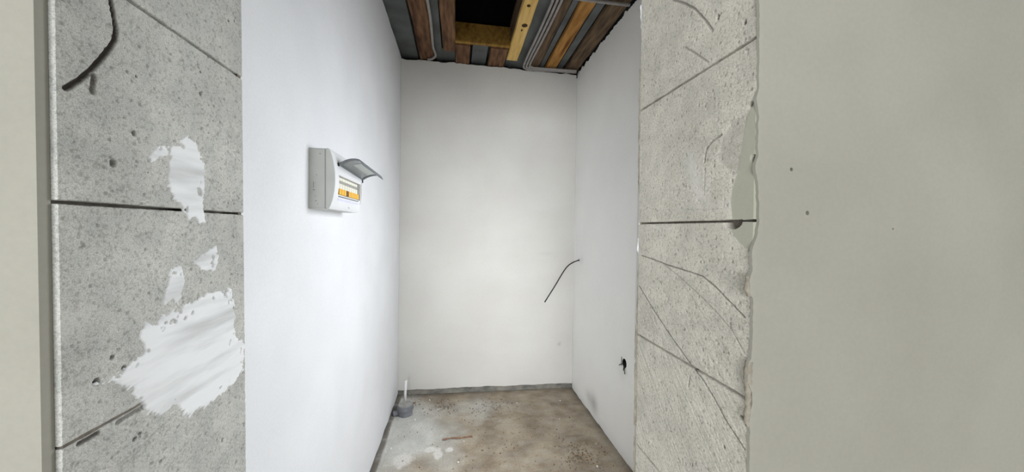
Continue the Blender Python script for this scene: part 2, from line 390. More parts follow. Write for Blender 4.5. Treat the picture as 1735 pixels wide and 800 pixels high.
holes_L = [(227, 226, .0030, .005), (192, 276, .0045, .004), (340, 159, .0026, .004), (387, 35, .0022, .004), (397, 35, .0018, .003), (340, 122, .0018, .003), (383, 133, .0018, .003), (231, 129, .0016, .003), (353, 97, .0018, .003),
           (190, 606, .0026, .005), (228, 745, .0026, .005), (237, 735, .002, .004), (377, 746, .0024, .005), (163, 648, .004, .008), (210, 623, .0028, .005), (355, 502, .0018, .003), (417, 670, .002, .004), (387, 344, .0018, .003), (361, 205, .0014, .003), (412, 589, .005, .008)]
gr = {1: [(PP(1, p), w_, d_, q) for p, w_, d_, q in grooves_R], -1: [(PP(-1, p), w_, d_, q) for p, w_, d_, q in grooves_L]}
hs = {1: [(yz(1, a, b), r, d) for a, b, r, d in holes_R], -1: [(yz(-1, a, b), r, d) for a, b, r, d in holes_L]}
glue_R = PP(1, [(1279, 165), (1266, 195), (1259, 230), (1253, 270), (1250, 290), (1240, 320), (1237, 345), (1240, 372), (1238, 392), (1250, 410), (1262, 420), (1274, 425), (1290, 400), (1290, 165)])
flake_R = PP(1, [(1270, 185), (1240, 205), (1222, 232), (1215, 270), (1240, 300), (1262, 280), (1270, 230)])
notch = yz(1, 1241, 374)

def pores(H, D, n, seed):
    r = np.random.default_rng(seed); nu, nv = H.shape
    for k in range(n):
        i, j = r.integers(3, nu-3), r.integers(3, nv-3); rad = r.choice([1, 1, 1, 2]); d = r.uniform(.0003, .0009)
        H[i-rad+1:i+rad, j-rad+1:j+rad] -= d; D[i-rad+1:i+rad, j-rad+1:j+rad] = max(0, d-.0004)*800*(rad > 1 or k % 2)
def jamb_block(side, z0, z1, parent, fine, gap0, gap1):
    c = .00125 if fine else .02
    y0, y1 = ZN+.0005, ZF-.0005
    nu, nv = int((y1-y0)/c)+1, int((z1-z0)/c)+1
    U, V = np.meshgrid(np.linspace(y0, y1, nu), np.linspace(z0+gap0, z1-gap1, nv), indexing='ij')
    H = np.zeros_like(U); D = np.zeros_like(U); G = np.zeros_like(U); PL = np.zeros_like(U)
    if fine:
        # ragged, chipped arrises along the joints
        e0 = .0016*fbm(U, V*0+3, 60, 81+side)+.0012*fbm(U, V*0, 200, 83); 
        k0 = np.clip(1-(V-(z0+gap0))/.003, 0, 1); k1 = np.clip(1-((z1-gap1)-V)/.003, 0, 1)
        H -= (k0**2+k1**2)*(.0003+.0028*fbm(U, V, 70, 91))
        V = V+k0*e0-k1*e0*.7
        H += (fbm(U, V, 9, 101, 3)-.42)*.0006+(fbm(U, V, 200, 111, 2)-.38)*.00025
        ang = .62 if side < 0 else -.8             # saw marks
        t = U*math.sin(ang)+V*math.cos(ang)
        tz = np.clip((1.16-V)*6, 0, 1); H += tz*(vnoise(t, t*0, 330, 5)-.5)*.0009+tz*(vnoise(t, U*.1, 110, 6)-.5)*.0007
        pores(H, D, 1300, 7+int(z0*100)+side)
        for pts, w_, d_, q in gr[side]:
            dd = segdist(U, V, pts)+(fbm(U, V, 160, 121, 2)-.38)*.001
            k = np.clip(1-dd/(w_*1.35), 0, 1); H -= k*d_; D = np.maximum(D, np.clip(k*2.2, 0, 1)*min(1, q*1.25))
        for (a, b), r, d in hs[side]:
            dd = np.hypot(U-a, (V-b)*.8)+(fbm(U, V, 300, 131, 2)-.38)*.0015
            k = np.clip((r-dd)/(r*.45), 0, 1); H -= k*d*.8; D = np.maximum(D, k*.85)  # hole colour darkened as well, painting in the shade inside
        if side > 0:
            k = sdist(U, V, glue_R); G = np.clip(k/.002+.5, 0, 1)*.95; H = H*(1-G*.92)+G*(-.0012+.0015*fbm(U, V, 20, 141))
            k2 = np.clip(sdist(U, V, flake_R)/.004+.4*fbm(U, V, 60, 5), 0, 1); H -= k2*(1-G)*.0008; D = np.maximum(D, k2*(1-G)*.22*(fbm(U, V, 90, 7)+.3))
            hd = yz(1, 1276, 268); k = np.clip((.0052-np.hypot(U-hd[0], V-hd[1]))/.002, 0, 1); H -= k*.02; D = np.maximum(D, k*.9); G *= (1-k)
            dn = np.hypot((U-notch[0])/.017, (V-notch[1])/.0125); k = np.clip((1-dn)/.15, 0, 1)*(V < notch[1]+.001); H -= k*.024; D = np.maximum(D, k*1.0); G *= 1-k  # notch coloured near black for the shade in it
            sm = PP(1, [(1150, 350), (1235, 348)]); k = np.clip(1-segdist(U, V, sm)/.012, 0, 1); PL = np.maximum(PL, k*.35*fbm(U, V, 40, 9))
            mid = PP(1, [(1170, 270), (1185, 330)]); k = np.clip(1-segdist(U, V, mid)/.028, 0, 1); PL = np.maximum(PL, k*.5)
        else:
            PL = np.clip((fbm(U, V, 22, 151)-.62)*4, 0, .25)
    X = jamb_x(side, U, V)-side*H*1.0              # relief goes into the jamb where H is negative
    P = np.stack([X, U, V], -1)
    return grid_mesh('block', P, M_block if side < 0 else M_block_r, parent, attrs=dict(dirt=D, glue=G, pale=PL), thick=(side*.035, 0, 0), loops=not fine)

def partition(side, name, label):
    J = JL if side < 0 else JR
    xi = side*.418; xo = -1.7 if side < 0 else 2.7
    bm = bmesh.new(); box(bm, (min(xi, xo), ZN, 0), (max(xi, xo), ZF, 2.6)); box(bm, (min(side*.402, side*.43)+(.006 if side > 0 else 0), ZF-.01, .01), (max(side*(.402 if side > 0 else .396), side*.43), ZF-.0005, 2.5)); o = from_bm(name, bm, M_mortar)
    tag(o, label, kind='structure')
    k = -5
    zs = [J+k*.25 for k in range(-5, 6)]
    zs = [0.0]+[z for z in zs if z > .05]
    zs[-1] = 2.52
    for z0, z1 in zip(zs[:-1], zs[1:]):
        fine = z1 > .72 and z0 < 2.0
        wide = .0009 if side < 0 else .0006
        g0 = g1 = wide
        if side < 0 and abs(z0-(J-.25)) < .01: g0 = .0004
        if side < 0 and abs(z1-(J-.25)) < .01: g1 = .0004
        jamb_block(side, z0, z1, o, fine, g0, g1)
    return o
wfl = partition(-1, 'wall_front_left', 'left jamb of bare grey aerated blocks with white filler smears')
wfr = partition(1, 'wall_front_right', 'right jamb of bare aerated blocks with saw scratches and a chipped edge')
boxobj('mortar_bed', (XL-.03, ZN+.002, JL-.25-.003), (XL-.0012, ZF-.004, JL-.25+.003), M_mortar, wfl)
# lintel over the doorway and wall above
li = boxobj('wall_front_top', (-.44, ZN, 2.0), (.46, ZF, 2.6), M_block); tag(li, kind='structure')

# plaster on the near face of the partition, with a broken edge beside the right jamb
edge_px = [(1284, -40), (1285, 60), (1284, 150), (1280, 166), (1284, 200), (1282, 240), (1283, 262), (1279, 275), (1278, 292), (1282, 308), (1284, 345), (1284, 375), (1281, 398), (1276, 412), (1271, 430), (1273, 455), (1268, 472), (1268, 498), (1273, 503), (1273, 560), (1271, 605), (1265, 615), (1265, 650), (1271, 662), (1273, 680), (1267, 700), (1268, 745), (1267, 800), (1266, 850)]
ePts = [on(a, b, 1, ZN-.002) for a, b in edge_px]; ez = np.array([p.z for p in ePts])[::-1]; ex = np.array([p.x for p in ePts])[::-1]
zz = np.linspace(0, 2.6, 560); exx = np.interp(zz, ez, ex); exx = exx+np.array([.0016*noise.fractal(Vector((z*90, 1, 0)), 1, 2, 4) for z in zz])
uu = np.concatenate([[0, .0015, .004, .009, .02, .04, .07], np.linspace(.11, 1, 22)])
W = 2.7-exx; X = exx[None]+uu[:, None]*W[None]; Zg = np.repeat(zz[None], len(uu), 0)
lip = np.exp(-(X-exx[None])/.012)*(.0022*fbm(Zg, X, 30, 161)); lip[0] -= .0015
Yg = ZN-.0042-lip*.4+(fbm(X, Zg, 3, 171)-.47)*.0022
tag(grid_mesh('plaster', np.stack([X, Yg, Zg], -1), M_gypsum, wfr, thick=(0, .0045, 0)), 'bare beige gypsum plaster with a broken edge')
# thin brown-grey undercoat peeking out from under the broken plaster edge
def lump_strip(name, px, side, yy, m, parent, th=.004, wid=.005):
    bm = bmesh.new(); pts = smooth_path([on(a, b, 1, yy) for a, b in px], 6)
    tube(bm, pts, wid, 7)
    for v in bm.verts: v.co += Vector((noise.noise(v.co*140)*wid*.8, noise.noise(v.co*90+Vector((5, 0, 0)))*wid*.6, 0))
    return from_bm(name, bm, m, parent, smooth=True)
M_coat = mat('undercoat', (128, 122, 110), (150, 144, 131), 60, .95, .003, 150)
lump_strip('undercoat_ridge', [(1269, 468), (1267, 485), (1269, 502)], 1, ZN-.001, M_coat, wfr, wid=.0035)
lump_strip('undercoat_ridge', [(1270, 612), (1267, 640), (1268, 665), (1267, 700), (1267, 722)], 1, ZN-.001, M_coat, wfr, wid=.0042)
# plaster of the left near face (beyond the photograph's edge)
sheet('plaster', (-1.7, ZN-.011, 0), (XL-.006, ZN-.011, 0), (-1.7, ZN-.011, 2.6), (XL-.006, ZN-.011, 2.6), lambda s: 0, lambda s: 1, 20, 20, (0, .0112, 0), M_gypsum, wfl)
# plaster on the far face, its cut edge seen as a brown ridge beside the jamb
boxobj('plaster', (XR+.012, ZF, 0), (1.0, ZF+.006, 2.46), M_white_back, wfr)
far_px = [(1086, 118), (1085, 180), (1084, 240), (1084, 300), (1086, 345), (1085, 400), (1084, 425), (1083, 470), (1081, 520), (1079, 570), (1078, 620), (1077, 680), (1076, 720)]
lump_strip('undercoat_ridge', far_px, 1, ZF+.004, M_coat, wfr, wid=.0032)
lump_strip('plaster_lump', [(1084, 404), (1082, 418), (1083, 432)], 1, ZF+.004, M_white, wfr, wid=.0042)
lump_strip('plaster_lump', [(1087, 8), (1087, 25), (1088, 48)], 1, ZF+.004, M_white, wfr, wid=.0030)
lump_strip('undercoat_ridge', [(1076, 735), (1075, 760), (1074, 800)], 1, ZF+.004, M_coat, wfr, wid=.0018)

# white filler smears on the left jamb
def smear(px, parent, seed, thick=.0011, ragamp=.0045, label=None):
    pts = PP(-1, px); c = .0012
    ys = [p[0] for p in pts]; zs = [p[1] for p in pts]
    U, V = np.meshgrid(np.arange(min(ys)-.008, max(ys)+.008, c), np.arange(min(zs)-.008, max(zs)+.008, c), indexing='ij')
    d = sdist(U, V, pts)+(fbm(U, V, 60, seed)-.46)*ragamp*2.2+(fbm(U, V, 260, seed+9, 2)-.38)*ragamp*1.5+np.clip(vnoise(U*math.cos(.6)+V*math.sin(.6), (U*-math.sin(.6)+V*math.cos(.6))*7, 45, seed+3)-.6, 0, 1)*ragamp*2.5
    d = np.minimum(d, .02-0*d)
    ang = -.55; t = U*math.sin(ang)+V*math.cos(ang)
    str_ = (vnoise(t, U*.2, 160, seed)-.5)*.0008+(vnoise(t, U, 45, seed+1)-.5)*.0010
    h = np.clip(d/.003, 0, 1)**.6*thick+str_*.45*np.clip(d/.01, 0, 1)+(fbm(U, V, 25, seed+4)-.47)*.0007*np.clip(d/.01, 0, 1)
    holes = np.clip((fbm(U, V, 75, seed+7)-.66)*30, 0, 1)*(d < .014)
    keep = (d > 0)&(holes < .5)
    kq = keep[:-1, :-1]|keep[1:, :-1]|keep[1:, 1:]|keep[:-1, 1:]
    h = np.where(keep, h+.0004, -.002)
    X = jamb_x(-1, U, V)+h
    idx = np.arange(U.size).reshape(U.shape)
    q = np.stack([idx[:-1, :-1], idx[1:, :-1], idx[1:, 1:], idx[:-1, 1:]], -1)[kq]
    used, inv = np.unique(q, return_inverse=True); q = inv.reshape(-1, 4)
    Vt = np.stack([X, U, V], -1).reshape(-1, 3)[used]
    me = bpy.data.meshes.new('filler_smear'); me.from_pydata(Vt.tolist(), [], q.tolist()); me.polygons.foreach_set('use_smooth', np.ones(len(me.polygons), bool))
    o = link('filler_smear', me, parent, M_filler); tag(o, label)
smear([(300, 245), (318, 235), (332, 242), (341, 262), (345, 290), (345, 330), (344, 352), (346, 376), (336, 374), (330, 366), (318, 370), (311, 352), (300, 342), (290, 325), (285, 300), (283, 278), (290, 254)], wfl, 201, label='tall white filler smear across the joint')
smear([(272, 244), (290, 248), (282, 262), (270, 268), (257, 273), (264, 253)], wfl, 211, label='small white filler dab')
smear([(288, 455), (309, 449), (314, 475), (306, 498), (302, 514), (290, 505), (277, 516), (281, 492), (284, 466)], wfl, 221, label='small tall white filler dab')
smear([(322, 442), (345, 430), (366, 419), (370, 440), (365, 456), (345, 462), (332, 452)], wfl, 231, label='small white filler dab with grey marks')
smear([(391, 489), (395, 520), (396, 574), (411, 574), (412, 600), (411, 626), (395, 650), (352, 685), (322, 701), (295, 690), (262, 704), (246, 690), (230, 668), (222, 653), (192, 650), (163, 652), (200, 638), (222, 618), (242, 598), (243, 580), (242, 552), (250, 548), (262, 550), (272, 533), (300, 528), (320, 518), (342, 502), (366, 494)], wfl, 241, thick=.0014, ragamp=.006, label='large white filler smear pulled to the left in a point')

# ---------------------------------------------------------------- setting: near room behind the camera
def rb(name, a, b, m=M_gypsum): return tag(boxobj(name, a, b, m), kind='structure')
for nm_, xa_, xb_ in (('wall_near_left', -1.8, -1.7), ('wall_near_right', 2.7, 2.8)):
    rb(nm_, (xa_, -3.0, 0), (xb_, -.95, 2.6)); rb(nm_, (xa_, .05, 0), (xb_, ZN, 2.6)); rb(nm_, (xa_, -.95, 0), (xb_, .05, .75)); rb(nm_, (xa_, -.95, 2.25), (xb_, .05, 2.6))
rb('wall_rear', (-1.7, -3.1, 0), (-1.55, -3.0, 2.6)); rb('wall_rear', (.05, -3.1, 0), (2.7, -3.0, 2.6))
rb('wall_rear', (-1.55, -3.1, 0), (.05, -3.0, .75)); rb('wall_rear', (-1.55, -3.1, 2.25), (.05, -3.0, 2.6))
rb('ceiling', (-1.8, -3.1, 2.6), (2.8, ZF, 2.68))
M_frame = mat('added_frame_white', (225, 226, 226), None, rough=.4)
for nm, a, b_, ax in (('added_window_1', (-1.55, -3.06, .75), (.05, -3.03, 2.25), 0), ('added_window_2', (2.73, -.95, .75), (2.76, .05, 2.25), 1), ('added_window_3', (-1.76, -.95, .75), (-1.73, .05, 2.25), 1), ('added_window_4', (1.10, .80, .85), (1.13, 1.60, 1.85), 1)):  # unseen windows added to frame the lamps
    bm = bmesh.new(); a = Vector(a); b_ = Vector(b_); t = .05
    lo, hi = a[ax], b_[ax]
    for s0, s1, z0, z1 in ((lo, hi, a.z, a.z+t), (lo, hi, b_.z-t, b_.z), (lo, lo+t, a.z+t, b_.z-t), (hi-t, hi, a.z+t, b_.z-t), ((lo+hi)/2-t/2, (lo+hi)/2+t/2, a.z+t, b_.z-t)):
        p, q = a.copy(), b_.copy(); p[ax] = s0; q[ax] = s1; p.z = z0; q.z = z1; box(bm, p, q)
    tag(from_bm(nm, bm, M_frame), kind='structure')

# ---------------------------------------------------------------- ceiling of the niche: profiled sheet, boards, hatch
def cx(px, py): return on(px, py, 2, ZC).x
def band(x0a, x0b, ya, x1a, x1b, yb):            # average of the upper and lower photo readings
    return (cx(x0a, ya)+cx(x1a, yb))/2, (cx(x0b, ya)+cx(x1b, yb))/2
YE = ZB+.03; Y0 = ZF+.01
b1 = band(693, 723, 2, 709, 733, 96)
b2 = band(745, 771, 2, 750, 771, 84)
by = band(887, 913, 2, 859, 877, 100)
b4 = band(937, 966, 2, 903, 920, 104)
b5 = band(984, 1011, 2, 930, 948, 108)
b6 = band(1031, 1070, 6, 961, 979, 116)
print('boards', [tuple(round(v, 3) for v in q) for q in (b1, b2, by, b4, b5, b6)])
# hatch back edge
yh = on(820, 76, 2, ZC).y; hx0, hx1 = b2[1], by[0]
ye2 = on(760, 87, 2, ZC).y; yey = on(868, 102, 2, ZC).y
lowZ, upZ = ZC+.016, ZC+.062
def deck(xs, y0, y1):
    """profiled sheet: xs = list of (x, z)"""
    bm = bmesh.new(); v = [[bm.verts.new((x, y, z+dz)) for x, z in xs] for y, dz in ((y0, 0), (y1, 0), (y1, .003), (y0, .003))]
    for r in range(4):
        a, b = v[r], v[(r+1) % 4]
        for k in range(len(xs)-1): bm.faces.new((a[k], a[k+1], b[k+1], b[k]))
    bm.faces.new([r[0] for r in v]); bm.faces.new([r[-1] for r in v][::-1])
    return bm
def prof(bands, xa, xb):
    out = [(xa, upZ)]
    for a, b in bands: 
        s = min(.014, (b-a)*.2); out += [(a, upZ), (a+s, lowZ), (b-s, lowZ), (b, upZ)]
    out.append((xb, upZ)); return out
ceil = from_bm('ceiling', deck(prof([(-.50, b1[0]-.0), (b1[1]+.004, b2[0]+.004)], -.75, hx0), Y0, YE), M_metal)
tag(ceil, 'niche ceiling of grey profiled metal sheet with rough boards and a black hatch', kind='structure')
mid0 = cx(797, 92); mid1 = cx(829, 92)
from_bm('sheet_panel', deck(prof([(mid0, mid1)], hx0, hx1), yh+.035, YE), M_metal, ceil)
from_bm('sheet_panel', deck(prof([(hx1+.02, b4[0]+.01), (b4[1], b5[0]), (b5[1], b6[0])], hx1, 1.3), Y0, YE), M_metal, ceil)
# low metal behind the ends of the short boards
boxobj('sheet_flange', (b1[1]+.012, ye2+.002, lowZ+.004), (hx0, YE, lowZ+.006), M_metal, ceil)
boxobj('sheet_flange', (by[0], yey+.002, lowZ+.004), (by[1]+.02, YE, lowZ+.006), M_metal, ceil)
def board(x0, x1, y0, y1, m, z0=ZC, th=.03, seed=0, label=None, name='plank', xr=0):
    n = 60; r = random.Random(seed); bm = bmesh.new(); rings = []
    for i in range(n+1):
        y = y0+(y1-y0)*i/n; j = lambda k, a: a*noise.noise(Vector((y*4, seed*7.3+k, 0)))
        xa, xb = x0+j(0, .006), x1+j(1, .006); zb = z0+j(2, .004)
        rings.append([bm.verts.new(p) for p in ((xa+.003, y, zb), (xb-.003, y, zb), (xb, y, zb+.003), (xb, y, zb+th), (xa, y, zb+th), (xa, y, zb+.003))])
    for a, b in zip(rings[:-1], rings[1:]):
        for k in range(6): bm.faces.new((a[k], a[(k+1) % 6], b[(k+1) % 6], b[k]))
    bm.faces.new(rings[0][::-1]); bm.faces.new(rings[-1])
    return tag(from_bm(name, bm, m, ceil), label)
board(*b1, Y0, YE-.03, M_wood_brown, seed=1, label='rough brown board beside the left cable')
board(*b2, Y0, ye2, M_wood_brown, seed=2, label='brown board along the left side of the hatch')
pl_y = board(*by, Y0, yey, M_wood_yellow, seed=3, z0=ZC-.004, label='fresh yellow board along the right side of the hatch')
board(*b4, Y0, YE-.02, M_wood_dark, seed=4, label='dark board behind the three cables')
board(*b5, Y0, YE-.02, M_wood_orange, seed=5, label='orange-brown board with dark patches')
board(*b6, Y0, YE-.02, M_wood_dark, seed=6, label='dark grey-brown board along the right wall')
board(hx0+.002, cx(796, 92), yh+.035, YE-.02, M_wood_brown, seed=7, label='short brown board end left of the metal patch')
board(cx(830, 92), cx(859, 94), yh+.035, YE-.02, M_wood_brown, seed=8, label='short brown board end right of the metal patch')
hb = boxobj('beam', (hx0, yh, ZC+.010), (hx1+.01, yh+.034, ZC+.135), M_wood_ochre, ceil, bevel=.003); tag(hb, 'ochre beam closing the far side of the hatch')
boxobj('beam', (hx0-.034, Y0, ZC+.031), (hx0, yh+.034, ZC+.16), M_wood_brown, ceil); boxobj('beam', (hx1, Y0, ZC+.031), (hx1+.034, yh+.034, ZC+.16), M_wood_dark, ceil)
# knots on the yellow board
for px, py, sx, sy in ((889, 43, .018, .006), (884, 51, .005, .004), (896, 10, .010, .003)):
    c = on(px, py, 2, ZC-.0042); bm = bmesh.new(); bmesh.ops.create_circle(bm, cap_ends=True, segments=14, radius=1)
    for v in bm.verts: v.co = Vector((c.x+v.co.x*sx*(1+.3*noise.noise(v.co*2)), c.y+v.co.y*sy*3, c.z-.0016))
    g = bmesh.ops.extrude_face_region(bm, geom=bm.faces[:]); bmesh.ops.translate(bm, verts=[e for e in g['geom'] if isinstance(e, bmesh.types.BMVert)], vec=(0, 0, .004))
    from_bm('knot', bm, M_knot, pl_y)
# black box added above the hatch to stand for its unlit void
att = bmesh.new()
for a, b in (((hx0-.04, Y0-.02, ZC+.162), (hx0-.02, yh+.06, 3.4)), ((hx1+.02, Y0-.02, ZC+.162), (hx1+.04, yh+.06, 3.4)), ((hx0-.04, yh+.04, ZC+.14), (hx1+.04, yh+.06, 3.4)), ((hx0-.04, Y0-.02, ZC+.162), (hx1+.04, Y0, 3.4)), ((hx0-.04, Y0-.02, 3.4), (hx1+.04, yh+.06, 3.42))): box(att, a, b)
tag(from_bm('attic_dark_box', att, M_black), 'black box standing for the unlit void above the hatch', kind='structure')
rb('roof_deck', (-1.0, Y0-.02, 2.62), (hx0-.045, ZB+.3, 2.66), M_black); rb('roof_deck', (hx1+.045, Y0-.02, 2.62), (1.5, ZB+.3, 2.66), M_black); rb('roof_deck', (hx0-.045, yh+.065, 2.62), (hx1+.045, ZB+.3, 2.66), M_black)

# ---------------------------------------------------------------- holes cut in the plaster
def cut(target, name, ctr, axis, rads, depth=.05):
    bm = bmesh.new(); n = 18
    ang = [2*math.pi*k/n for k in range(n)]; ends = []
    for s in (-1, 1):
        ring = []
        for a in ang:
            k = 1+.25*noise.noise(Vector((math.cos(a)*2, math.sin(a)*2, ctr[0]*9))); p = Vector((0, 0, 0)); p[axis] = s*depth
            p[1-axis] = math.cos(a)*rads[0]*k; p.z = math.sin(a)*rads[1]*k; ring.append(bm.verts.new(Vector(ctr)+p))
        ends.append(ring)
    for k in range(n): bm.faces.new((ends[0][k], ends[0][(k+1) % n], ends[1][(k+1) % n], ends[1][k]))
    bm.faces.new(ends[0][::-1]); bm.faces.new(ends[1]); bmesh.ops.recalc_face_normals(bm, faces=bm.faces)
    me = bpy.data.meshes.new('cutter'); bm.to_mesh(me); bm.free(); c = bpy.data.objects.new('cutter', me); C.objects.link(c)
    m_ = target.modifiers.new(name, 'BOOLEAN'); m_.operation = 'DIFFERENCE'; m_.object = c; m_.solver = 'EXACT'
    bpy.context.view_layer.update(); dg = bpy.context.evaluated_depsgraph_get()
    new = bpy.data.meshes.new_from_object(target.evaluated_get(dg)); target.modifiers.clear(); target.data = new
    bpy.data.objects.remove(c)
def wallpt(px, py, A, B, Dp, Cp):                 # photo point on a warped wall
    n = (B-A).cross(Dp-A).normalized(); d = ray(px, py); t = (A-CAM).dot(n)/d.dot(n); return CAM+d*t
sock = wallpt(1058, 616, fRN, fBR, cRN, cBR); cab = wallpt(981, 441, fRN, fBR, cRN, cBR)
cut(wr, 'socket', sock, 0, (.022, .026)); cut(wr, 'cable_hole', cab, 0, (.014, .009))

wp_ = [o for o in wfr.children if o.name.startswith('plaster') and o.get('label')][0]
for px, py, r in ((1342, 287, .0026), (1369, 361, .003), (1514, 388, .0014)):
    cut(wp_, 'pit', on(px, py, 1, ZN-.005), 1, (r, r), .008)
# ---------------------------------------------------------------- things
# black cable out of the hole by the far corner
tip = on(923, 512, 1, cab.y-.16)
mid = on(961, 452, 1, cab.y-.04); mid2 = on(940, 485, 1, cab.y-.10)
tag(tubeobj('cable', [cab+Vector((.03, .0, 0)), cab+Vector((-.004, -.002, 0)), mid, mid2, tip], .0042, M_cable_black, origin=tip), 'black cable drooping out of the hole beside the far right corner', 'cable')
# torn wires in the socket hole
def cup(name, c, ry, rz, depth, parent):
    bm = bmesh.new(); n = 20; rings = []
    for x, k in ((-.0008, 1.0), (-.0008, .90), (depth, .82), (depth+.002, .9), (.004, 1.0)):
        rings.append([bm.verts.new((c[0]+x, c[1]+ry*k*math.cos(2*math.pi*i/n)*(1+.12*math.sin(3*i)), c[2]+rz*k*math.sin(2*math.pi*i/n)*(1+.1*math.cos(2*i)))) for i in range(n)])
    for a, b in zip(rings, rings[1:]+rings[:1]):
        if a is rings[2]: continue
        for k in range(n): bm.faces.new((a[k], a[(k+1) % n], b[(k+1) % n], b[k]))
    bm.faces.new(rings[2]); bm.faces.new(rings[3][::-1])
    return from_bm(name, bm, M_hole, parent)
cup('socket_dark_cup', sock, .0225, .0235, .030, wr); cup('cable_dark_cup', cab, .021, .015, .03, wr)  # dark cups added to paint the shade inside both holes
so = empty('socket_wires', sock, 'torn wires and steel clip in the low dark hole near the right jamb', 'wires')
def rel(o, pts): return [Vector(p)-o.location for p in pts]
for k, (dx, dy, dz) in enumerate(((-.012, -.012, -.035), (-.016, .03, -.02), (-.008, -.022, -.05))):
    tubeobj('wire', rel(so, [sock+Vector((.02, 0, 0)), sock+Vector((-.004, dy*.4, dz*.3)), sock+Vector((dx, dy, dz))]), .0022, M_cable_black, so, sides=7)
bm = bmesh.new(); box(bm, (-.004, .026, -.024), (-.002, .031, .026)); from_bm('clip', bm, M_steel, so)

# ceiling cables
zc_ = ZC-.012
def cp(px, py, z=zc_): return on(px, py, 2, z)
tag(tubeobj('ceiling_cable', [cp(714, -60), cp(724, 0), cp(729, 30), cp(732, 60), cp(734, 80), cp(738, 93), cp(733, 99), cp(725, 101)], .0085, M_conduit, origin=cp(725, 101)), 'single grey cable wavering along the left brown ceiling board', 'cable')
labs = ['left one of the three grey ceiling cables', 'middle one of the three grey ceiling cables', 'right one of the three grey ceiling cables']
for k in range(3):
    o_ = [0, 7.5, 15][k]; q = [0, 5, 10][k]; e = [118.5, 117, 115.5][k]
    pts = [cp(958+o_*1.1, -60), cp(937+o_, 0), cp(913+o_*.85, 55), cp(888.5+q, 108), cp(891+q, e-2, zc_-.001*k), cp(902+q, e, zc_-.004*k), cp(940, e+2, zc_-.004*k), cp(977, e+4.5, zc_-.004*k)]
    tag(tubeobj('ceiling_cable', pts, .0076, M_conduit, origin=pts[3]), labs[k]+' that turn along the back wall', 'cable', 'three grey cables under the ceiling')
pp = [cp(975, -3, ZC-.02), cp(1000, 0.5, ZC-.02), cp(1067, 8.5, ZC-.02)]
tag(tubeobj('conduit', pp, .0085, M_conduit, n=3, origin=pp[2]), 'grey conduit crossing the boards high by the right wall', 'pipe')
cr = on(978, 124, 2, ZC)
tag(boxobj('angle_bracket', (cr.x-.012, cr.y-.03, ZC-.05), (cr.x-.008, cr.y-.018, ZC+.02), M_hole, bevel=.001, origin=(cr.x-.01, cr.y-.024, ZC)), 'small dark bracket in the far right ceiling corner', 'bracket')

# ---- distribution board on the left wall
near = wallpt(522.5, 300, fBL, fLN, cBL, cLN)
XW = near.x; yA = near.y
zT = on(523, 250, 0, XW).z; zBt = on(522, 353, 0, XW).z
xF = XW+.069; yB = on(613, 320, 0, xF).y
print('panel', XW, yA, yB, zT, zBt)
db = empty('fuse_box', (XW, (yA+yB)/2, zBt), 'white fuse box with open smoked lid mounted on the left white wall', 'fuse box')
O = db.location
def L(x, y, z): return Vector((x, y, z))-O
hgt = zT-zBt; xs_ = XW+.046
boxobj('body', L(XW-.012, yA, zBt), L(xs_, yB, zT), M_box, db, bevel=.003)
# bulged cover: profile in x over z
N = 24; NY = 40
win = (on(571, 300, 0, xF-.004).y, on(608.5, 315, 0, xF-.004).y, on(572, 331, 0, xF).z+.002, on(572, 296, 0, xF).z)
def cover_x(z):
    t = (z-zBt)/hgt; return xs_+.008+.017*math.sin(math.pi*min(1, max(0, t)))**.7
bm = bmesh.new()
zl = sorted(set([zBt+hgt*i/N for i in range(N+1)]+[win[2], win[3]])); yl = sorted(set([yA+(yB-yA)*i/6 for i in range(7)]+[win[0], win[1]]))
g = [[bm.verts.new(L(cover_x(z), y, z)) for z in zl] for y in yl]
bk = [[bm.verts.new(L(xs_+.001, y, z)) for z in zl] for y in yl]
for i in range(len(yl)-1):
    for j in range(len(zl)-1):
        inw = win[0]-1e-6 <= yl[i] and yl[i+1] <= win[1]+1e-6 and win[2]-1e-6 <= zl[j] and zl[j+1] <= win[3]+1e-6
        if not inw:
            bm.faces.new((g[i][j], g[i+1][j], g[i+1][j+1], g[i][j+1])); bm.faces.new((bk[i][j], bk[i][j+1], bk[i+1][j+1], bk[i+1][j]))
for i in range(len(yl)-1):
    for j in (0, len(zl)-1): bm.faces.new((g[i][j], g[i+1][j], bk[i+1][j], bk[i][j]))
for j in range(len(zl)-1):
    for i in (0, len(yl)-1): bm.faces.new((g[i][j], g[i][j+1], bk[i][j+1], bk[i][j]))
iy0, iy1 = yl.index(win[0]), yl.index(win[1]); iz0, iz1 = zl.index(win[2]), zl.index(win[3])
for i in range(iy0, iy1):
    for j in (iz0, iz1): bm.faces.new((g[i][j], g[i+1][j], bk[i+1][j], bk[i][j]))
for j in range(iz0, iz1):
    for i in (iy0, iy1): bm.faces.new((g[i][j], g[i][j+1], bk[i][j+1], bk[i][j]))
from_bm('cover', bm, M_boxw, db)
# grey end cap of the cover (the side that faces the door)
bm = bmesh.new(); v = [bm.verts.new(L(cover_x(z)-.0006, yA-.0012, z)) for z in zl]+[bm.verts.new(L(xs_+.0008, yA-.0012, z)) for z in zl[::-1]]
f = bm.faces.new(v); e = bmesh.ops.extrude_face_region(bm, geom=[f]); bmesh.ops.translate(bm, verts=[q for q in e['geom'] if isinstance(q, bmesh.types.BMVert)], vec=(0, .0011, 0))
tag(from_bm('end_cap', bm, M_box, db), 'light grey end of the cover')
